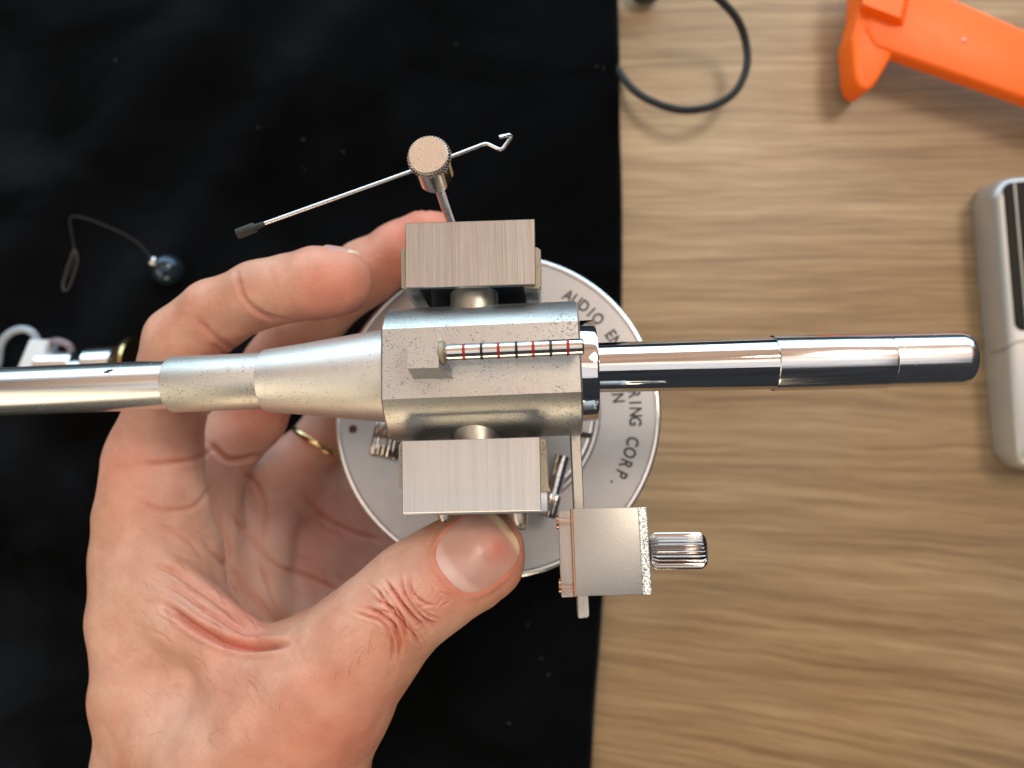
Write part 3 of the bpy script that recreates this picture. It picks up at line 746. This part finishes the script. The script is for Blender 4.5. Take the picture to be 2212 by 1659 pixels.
# finger and palm creases
crease([(508, 575), (515, 610), (528, 645), (556, 672), (590, 688), (628, 694)], 5, 0.9, -35, 0)
crease([(585, 585), (590, 610), (600, 632)], 5, 0.2, -35, 0, .2, .2)
crease([(425, 690), (446, 712), (480, 738), (520, 750)], 6, 0.7, -45, 0)
crease([(455, 742), (500, 770)], 6, 0.5, -60, -5)
crease([(300, 1003), (360, 1002), (430, 989), (470, 960)], 5, 0.55, -60, 0)
crease([(290, 1080), (350, 1103), (420, 1094), (459, 1046)], 5, 0.5, -60, 0)
crease([(450, 955), (497, 995), (569, 984)], 6, 0.9, -90, -25)
crease([(440, 1165), (490, 1222), (545, 1283), (600, 1345), (640, 1378)], 5, 0.8, -90, -18)
crease([(480, 1090), (545, 1166), (593, 1219), (665, 1247), (760, 1288)], 5, 0.7, -90, -18)
crease([(560, 1210), (590, 1290), (610, 1340), (625, 1380)], 4, 0.45, -90, -18)
crease([(520, 1010), (560, 1060), (575, 1120), (570, 1180)], 5, 0.5, -90, -18)
crease([(640, 1050), (690, 1110), (760, 1150), (840, 1170)], 5, 0.6, -110, -30)
crease([(330, 1130), (400, 1160), (450, 1220)], 4, 0.3, -90, 0)
rw = random.Random(5)
for _ in range(26):
    x, y = rw.uniform(440, 800), rw.uniform(1030, 1330); a = rw.uniform(0.2, 1.5); l = rw.uniform(25, 70)
    crease([(x, y), (x+l*.5*math.cos(a)+rw.uniform(-6, 6), y+l*.5*math.sin(a)), (x+l*math.cos(a), y+l*math.sin(a))], rw.uniform(2.5, 4), rw.uniform(.12, .3), -110, -20, .3, .25)
# web folds
crease([(335, 1300), (373, 1318), (430, 1358), (497, 1390), (560, 1398), (635, 1388)], 8, 1.7, -25, 12, .4, 0.9)
crease([(330, 1196), (390, 1226), (450, 1268), (526, 1330), (590, 1378)], 15, -0.9, -30, 12, 0, .35)
crease([(330, 1215), (380, 1240), (450, 1290), (520, 1350)], 5, 0.5, -30, 12, .4, .4)
crease([(345, 1255), (400, 1285), (460, 1330), (540, 1378)], 4, 0.5, -30, 12, .4, .4)
for _ in range(34):
    x, y = rw.uniform(215, 420), rw.uniform(1130, 1480); l = rw.uniform(20, 55)
    crease([(x, y), (x+l*.5, y+rw.uniform(4, 14)), (x+l, y+rw.uniform(14, 34))], rw.uniform(2.2, 3.6), rw.uniform(.08, .2), -50, 20, .3, .15)
# thumb knuckle wrinkles (arcs across the thumb, looping round the joint)
kc_ = np.array([872., 1326.]); td = np.array([0.77, -0.64]); tn = np.array([0.64, 0.77])
for i in range(15):
    s0 = -80+i*10.5+rw.uniform(-4, 4); bow = -s0*0.42+rw.uniform(-8, 8); sp = rw.uniform(44, 84); c0 = rw.uniform(-16, 14)
    pts = []
    for u_ in np.linspace(-1, 1, 6):
        q = kc_+td*(s0+bow*(1-u_*u_)+rw.uniform(-3.5, 3.5))+tn*(c0+sp*u_); pts.append((q[0], q[1]))
    crease(pts, rw.uniform(2.4, 4.0), rw.uniform(.30, .70), -20, 30, .35, .55)
for i in range(24):
    x, y = kc_+td*rw.uniform(-60, 95)+tn*rw.uniform(-62, 62); a = rw.uniform(0, 3.14); l = rw.uniform(10, 26)
    crease([(x, y), (x+l*.5*math.cos(a)+rw.uniform(-3, 3), y+l*.5*math.sin(a)), (x+l*math.cos(a), y+l*math.sin(a))], rw.uniform(1.8, 2.6), rw.uniform(.1, .26), -20, 30, .4, .15)
# nail bed of the thumb: a little sunk, with a raised fold around it
NC = np.array([1031., 1192.]); NL, NW = 84.0, 73.0
def nail_uv(px):
    q = px-NC; return (q @ td)/NL, (q @ tn)/NW
uu, vv = nail_uv(HPX); nr = (np.abs(uu)**2.9+np.abs(vv)**2.9)**(1/2.9)
zt_ = facing & (REL > -10)
disp += np.where(zt_, -0.30*np.clip((1.02-nr)/0.10, 0, 1), 0)
disp += np.where(zt_ & (uu < 0.75), 0.34*np.exp(-((nr-1.11)/0.085)**2)*np.clip((0.8-uu)*1.4, 0, 1), 0)
red += np.where(zt_, 0.55*np.exp(-((nr-1.05)/0.05)**2)+0.2*np.exp(-((nr-1.2)/0.1)**2), 0)  # dark red ring stands in for shade in the groove round the nail
# broad uneven flesh
def vnoise(P_, s, seed):
    r_ = np.random.RandomState(seed); out = np.zeros(len(P_))
    for k in range(7):
        d_ = r_.normal(size=3); d_ /= np.linalg.norm(d_); out += np.sin(P_ @ d_*s*(0.6+0.9*r_.rand())+r_.rand()*6.28)
    return out/3.0
disp += 0.22*vnoise(HV, 0.33, 1)+0.07*vnoise(HV, 1.1, 2)
HV2 = HV+HN*disp[:, None]
me = bpy.data.meshes.new('person')
me.from_pydata((HV2*S).tolist(), [], HFL)
for p in me.polygons: p.use_smooth = True
# skin tone: redder at tips, knuckles and creases, paler palm partly in place of light
tips = [((760, 600, -9), 12, .5), ((700, 640, -8), 9, .35), ((930, 500, -35), 11, .8), ((1100, 1215, 3), 7, .45), ((840, 620, -38), 10, .5), ((960, 1260, 10), 6, .5), ((960, 1150, 6), 5, .25),
        ((560, 1350, -5), 12, .35), ((690, 1590, 8), 14, .55), ((800, 1560, 5), 10, .3), ((300, 1000, -20), 12, .3), ((430, 760, -20), 10, .3), ((580, 800, -42), 12, .6), ((560, 900, -45), 10, .6), ((760, 1180, -75), 22, .5), ((650, 960, -65), 10, .4)]
for (p, r_, w_) in tips:
    d_ = np.linalg.norm(HV-W(*p), axis=1); red += w_*np.exp(-(d_/r_)**2)
red += 0.10*vnoise(HV, 0.22, 5)+0.07*vnoise(HV, 0.7, 6)
pale = 0.75*np.exp(-(np.linalg.norm((HV-W(620, 1230, -50))*np.array([1, 1, .6]), axis=1)/26)**2)+0.10*vnoise(HV, 0.3, 9)
ca = me.color_attributes.new('tone', 'FLOAT_COLOR', 'POINT')
arr = np.ones((len(HV), 4), np.float32); arr[:, 0] = np.clip(red, 0, 1); arr[:, 1] = np.clip(pale, 0, 1); arr[:, 2] = np.clip(-disp, 0, 1)
ca.data.foreach_set('color', arr.ravel())
t = NT('skin')
at = t.node('ShaderNodeAttribute', attribute_name='tone'); sp_ = t.node('ShaderNodeSeparateColor'); t.link(at.outputs['Color'], sp_.inputs[0])
g = t.coords()
mott = t.noise(g, 130, 5, 0.6); fine = t.noise(g, 1500, 3, 0.6)
c = t.mix(t.ramp(mott, [(0.36, 0.0), (0.62, 1.0)]), (0.500, 0.255, 0.172), (0.620, 0.345, 0.245))
c = t.mix(sp_.outputs[1], c, (0.78, 0.52, 0.45))
c = t.mix(t.math('MULTIPLY', sp_.outputs[0], 0.8), c, (0.62, 0.165, 0.11))
c = t.mix(t.ramp(fine, [(0.35, 0.10), (0.6, 0.0)]), c, (0.42, 0.20, 0.12))
vor = t.node('ShaderNodeTexVoronoi', feature='DISTANCE_TO_EDGE'); vor.inputs['Scale'].default_value = 900
wn = t.node('ShaderNodeTexNoise'); wn.inputs['Scale'].default_value = 600; t.link(g, wn.inputs['Vector'])
va = t.node('ShaderNodeVectorMath', operation='SCALE'); va.inputs['Scale'].default_value = 0.0012; t.link(wn.outputs['Color'], va.inputs[0])
vb = t.node('ShaderNodeVectorMath', operation='ADD'); t.link(g, vb.inputs[0]); t.link(va.outputs[0], vb.inputs[1]); t.link(vb.outputs[0], vor.inputs['Vector'])
cell = t.ramp(vor.outputs['Distance'], [(0.0, 0.0), (0.12, 1.0)])
h = t.math('ADD', t.math('MULTIPLY', cell, 0.16), t.math('ADD', t.math('MULTIPLY', fine, 0.55), t.math('MULTIPLY', t.noise(g, 420, 4, 0.6), 1.2)))
t.set(Base_Color=c, Roughness=t.math('ADD', 0.46, t.math('MULTIPLY', mott, 0.16)), Subsurface_Weight=0.22, Subsurface_Radius=(1.0, 0.30, 0.16), Subsurface_Scale=0.0022, Specular_IOR_Level=0.42)
t.bump(h, 0.8, 0.00016); M['skin'] = t.m
me.materials.append(M['skin'])
hand = bpy.data.objects.new('person', me); COL.objects.link(hand)
tag(hand, 'bare left hand gripping the tonearm bearing block between thumb and bent fingers', 'person')

# nails
bvh = BVHTree.FromPolygons([Vector(v) for v in HV2], HFL)
t = NT('nail'); g = t.coords()
at = t.node('ShaderNodeAttribute', attribute_name='tone'); sp_ = t.node('ShaderNodeSeparateColor'); t.link(at.outputs['Color'], sp_.inputs[0])
n = t.noise(g, 260, 3)
c = t.mix(t.ramp(n, [(0.3, 0.0), (0.7, 0.5)]), (0.52, 0.295, 0.250), (0.60, 0.375, 0.330))
c = t.mix(sp_.outputs[0], c, (0.86, 0.72, 0.48)); c = t.mix(sp_.outputs[1], c, (0.67, 0.46, 0.42)); c = t.mix(sp_.outputs[2], c, (0.62, 0.23, 0.18))
ndir = Vector((td[0], -td[1], 0)).normalized(); 
mpn = t.node('ShaderNodeMapping'); mpn.inputs['Rotation'].default_value = (0, 0, math.atan2(td[1], td[0])); mpn.inputs['Scale'].default_value = (1, 1, 1)
t.link(t.tc.outputs['Object'], mpn.inputs['Vector'])
st_ = t.node('ShaderNodeMapping'); st_.inputs['Scale'].default_value = (40, 1800, 40); t.link(mpn.outputs[0], st_.inputs['Vector'])
t.set(Base_Color=c, Roughness=0.36, Subsurface_Weight=0.25, Subsurface_Radius=(1, .4, .3), Subsurface_Scale=0.0012, Coat_Weight=0.08, Coat_Roughness=0.2)
t.bump(t.noise(st_.outputs[0], 1.0, 3), 0.25, 0.00008); M['nail'] = t.m
def nail(points, nr_, ns, name, tone):
    mb = MB(); mb.v = [tuple(p) for p in points]
    for i in range(nr_-1):
        for k in range(ns): mb.f.append((i*ns+k, i*ns+(k+1) % ns, (i+1)*ns+(k+1) % ns, (i+1)*ns+k))
    mb.f.append(tuple(range(ns)))
    o = mb.build(name, M['nail'], hand, sharp=180)
    a = o.data.color_attributes.new('tone', 'FLOAT_COLOR', 'POINT'); a.data.foreach_set('color', np.array(tone, np.float32).ravel()); return o
pts = []; tone = []; ns = 64; nr_ = 14
for i in range(nr_):
    rr = 0.04+1.0*i/(nr_-1)*0.985
    for k in range(ns):
        a = 2*math.pi*k/ns; ca_, sa_ = math.cos(a), math.sin(a)
        q = (abs(ca_)**2.9+abs(sa_)**2.9)**(-1/2.9)
        u_, v_ = rr*q*ca_, rr*q*sa_
        p2 = NC+td*(u_*NL*(1.0))+tn*(v_*NW*(1+0.03*u_))
        hit = bvh.ray_cast(CAM, ray(*p2).normalized())
        if hit[0] is None: h0 = Vector(W(1031, 1192, 6))
        else: h0 = hit[0]
        lift = 0.42 if rr < 0.9 else 0.42-0.45*((rr-0.9)/0.13)**2
        if u_ > 0.55: lift += 0.30*min((u_-0.55)/0.4, 1)
        pts.append(h0+(CAM-h0).normalized()*lift)
        e = np.clip((max(u_*q**0 + 0.10*v_*v_, 0)-0.80)/0.10, 0, 1)
        tone.append((float(np.clip(e, 0, 1))*0.85, float(np.clip((-0.66-u_+0.15*v_*v_)/0.15, 0, .8)), float(0.9*math.exp(-(((u_-0.45)/0.32)**2+((v_-0.30)/0.42)**2))), 1))
nail(pts, nr_, ns, 'thumbnail', tone)
# index nail, seen almost edge-on along the far upper side of the fingertip
def side_nail(c, axis, nrm, hl, hw_, name):
    pts = []; tone = []; ax_ = Vector(axis).normalized(); nv = Vector(nrm); nv = (nv-ax_*nv.dot(ax_)).normalized(); sd = ax_.cross(nv); c = Vector(c)
    base_h = (bvh.ray_cast(c+nv*20, -nv)[0]-c).dot(nv)
    for i in range(8):
        rr = 0.04+0.96*i/7
        for k in range(40):
            a = 2*math.pi*k/40; ca_, sa_ = math.cos(a), math.sin(a); q = (abs(ca_)**3+abs(sa_)**3)**(-1/3)
            p0 = c+ax_*(rr*q*ca_*hl)+sd*(rr*q*sa_*hw_)+nv*20
            hit = bvh.ray_cast(p0, -nv); lim = base_h-0.9-2.2*(rr*q*sa_)**2-(1.4*max(rr*q*ca_, 0))**2*0.6
            h0 = hit[0] if hit[0] is not None and (hit[0]-c).dot(nv) > lim else p0-nv*(20-lim)
            pts.append(h0+nv*(0.35 if rr < .9 else 0.35-0.4*((rr-.9)/.1)**2)); tone.append((0.9 if rr*q*ca_ > 0.72 else 0.0, 0, 0, 1))
    return nail(pts, 8, 40, name, tone)
side_nail(W(741, 610, -11), Vector(W(740, 610, -11)-W(640, 622, -13)), (0.05, 0.95, -0.15), 3.6, 4.2, 'fingernail')

# short dark hairs on wrist and thumb
M['hair'] = m_simple('body_hair', (0.03, 0.018, 0.012), 0.5)
hb = MB(); hr = random.Random(11)
hs = [(hr.uniform(240, 700), hr.uniform(1520, 1655), hr.uniform(-2.6, 0.6)) for _ in range(9)] + [(hr.uniform(690, 850), hr.uniform(1360, 1480), hr.uniform(-2.2, -0.8)) for _ in range(9)] + [(hr.uniform(300, 560), hr.uniform(1250, 1500), hr.uniform(0.2, 0.8)) for _ in range(56)]
for (a, b, th) in hs:
    l = hr.uniform(16, 44); q = []
    for k in range(6):
        f_ = k/5; bend = hr.uniform(-0.05, 0.05)+0.35*f_
        hit = bvh.ray_cast(CAM, ray(a+l*f_*math.cos(th+bend), b+l*f_*math.sin(th+bend)).normalized())
        if hit[0] is None: break
        q.append(hit[0]+hit[1]*(0.04+0.25*math.sin(f_*1.9)))
    if len(q) > 3 and max((q[i]-q[i+1]).length for i in range(len(q)-1)) < 3: hb.tube(q, [0.016, 0.017, 0.016, 0.014, 0.012, 0.008][:len(q)], 4)
hb_o = hb.build('hair', M['hair'], hand, sharp=180); hb_o['kind'] = 'stuff'

# gold ring on the ring finger
rc = Vector(W(687, 954, -71)); ra = Vector(W(745, 862, -71.6)-W(600, 1042, -68.2)).normalized()
ra = Vector(W(725, 893, -71.8)-W(672, 975, -70.6)).normalized()
u, v, a = ortho(ra); rg = MB(); vs_ = []; fs_ = []; N1, N2 = 72, 14
for i in range(N1):
    th = 2*math.pi*i/N1; d_ = u*math.cos(th)+v*math.sin(th)
    for k in range(N2):
        ph = 2*math.pi*k/N2; vs_.append(rc+d_*(8.15+0.55*math.cos(ph))+a*(0.95*math.sin(ph)))
for i in range(N1):
    for k in range(N2):
        fs_.append((i*N2+k, ((i+1) % N1)*N2+k, ((i+1) % N1)*N2+(k+1) % N2, i*N2+(k+1) % N2))
tag(rg.add(vs_, fs_).build('finger_ring', M['gold'], sharp=180), 'plain thin gold ring worn on the ring finger behind the disc', 'ring')
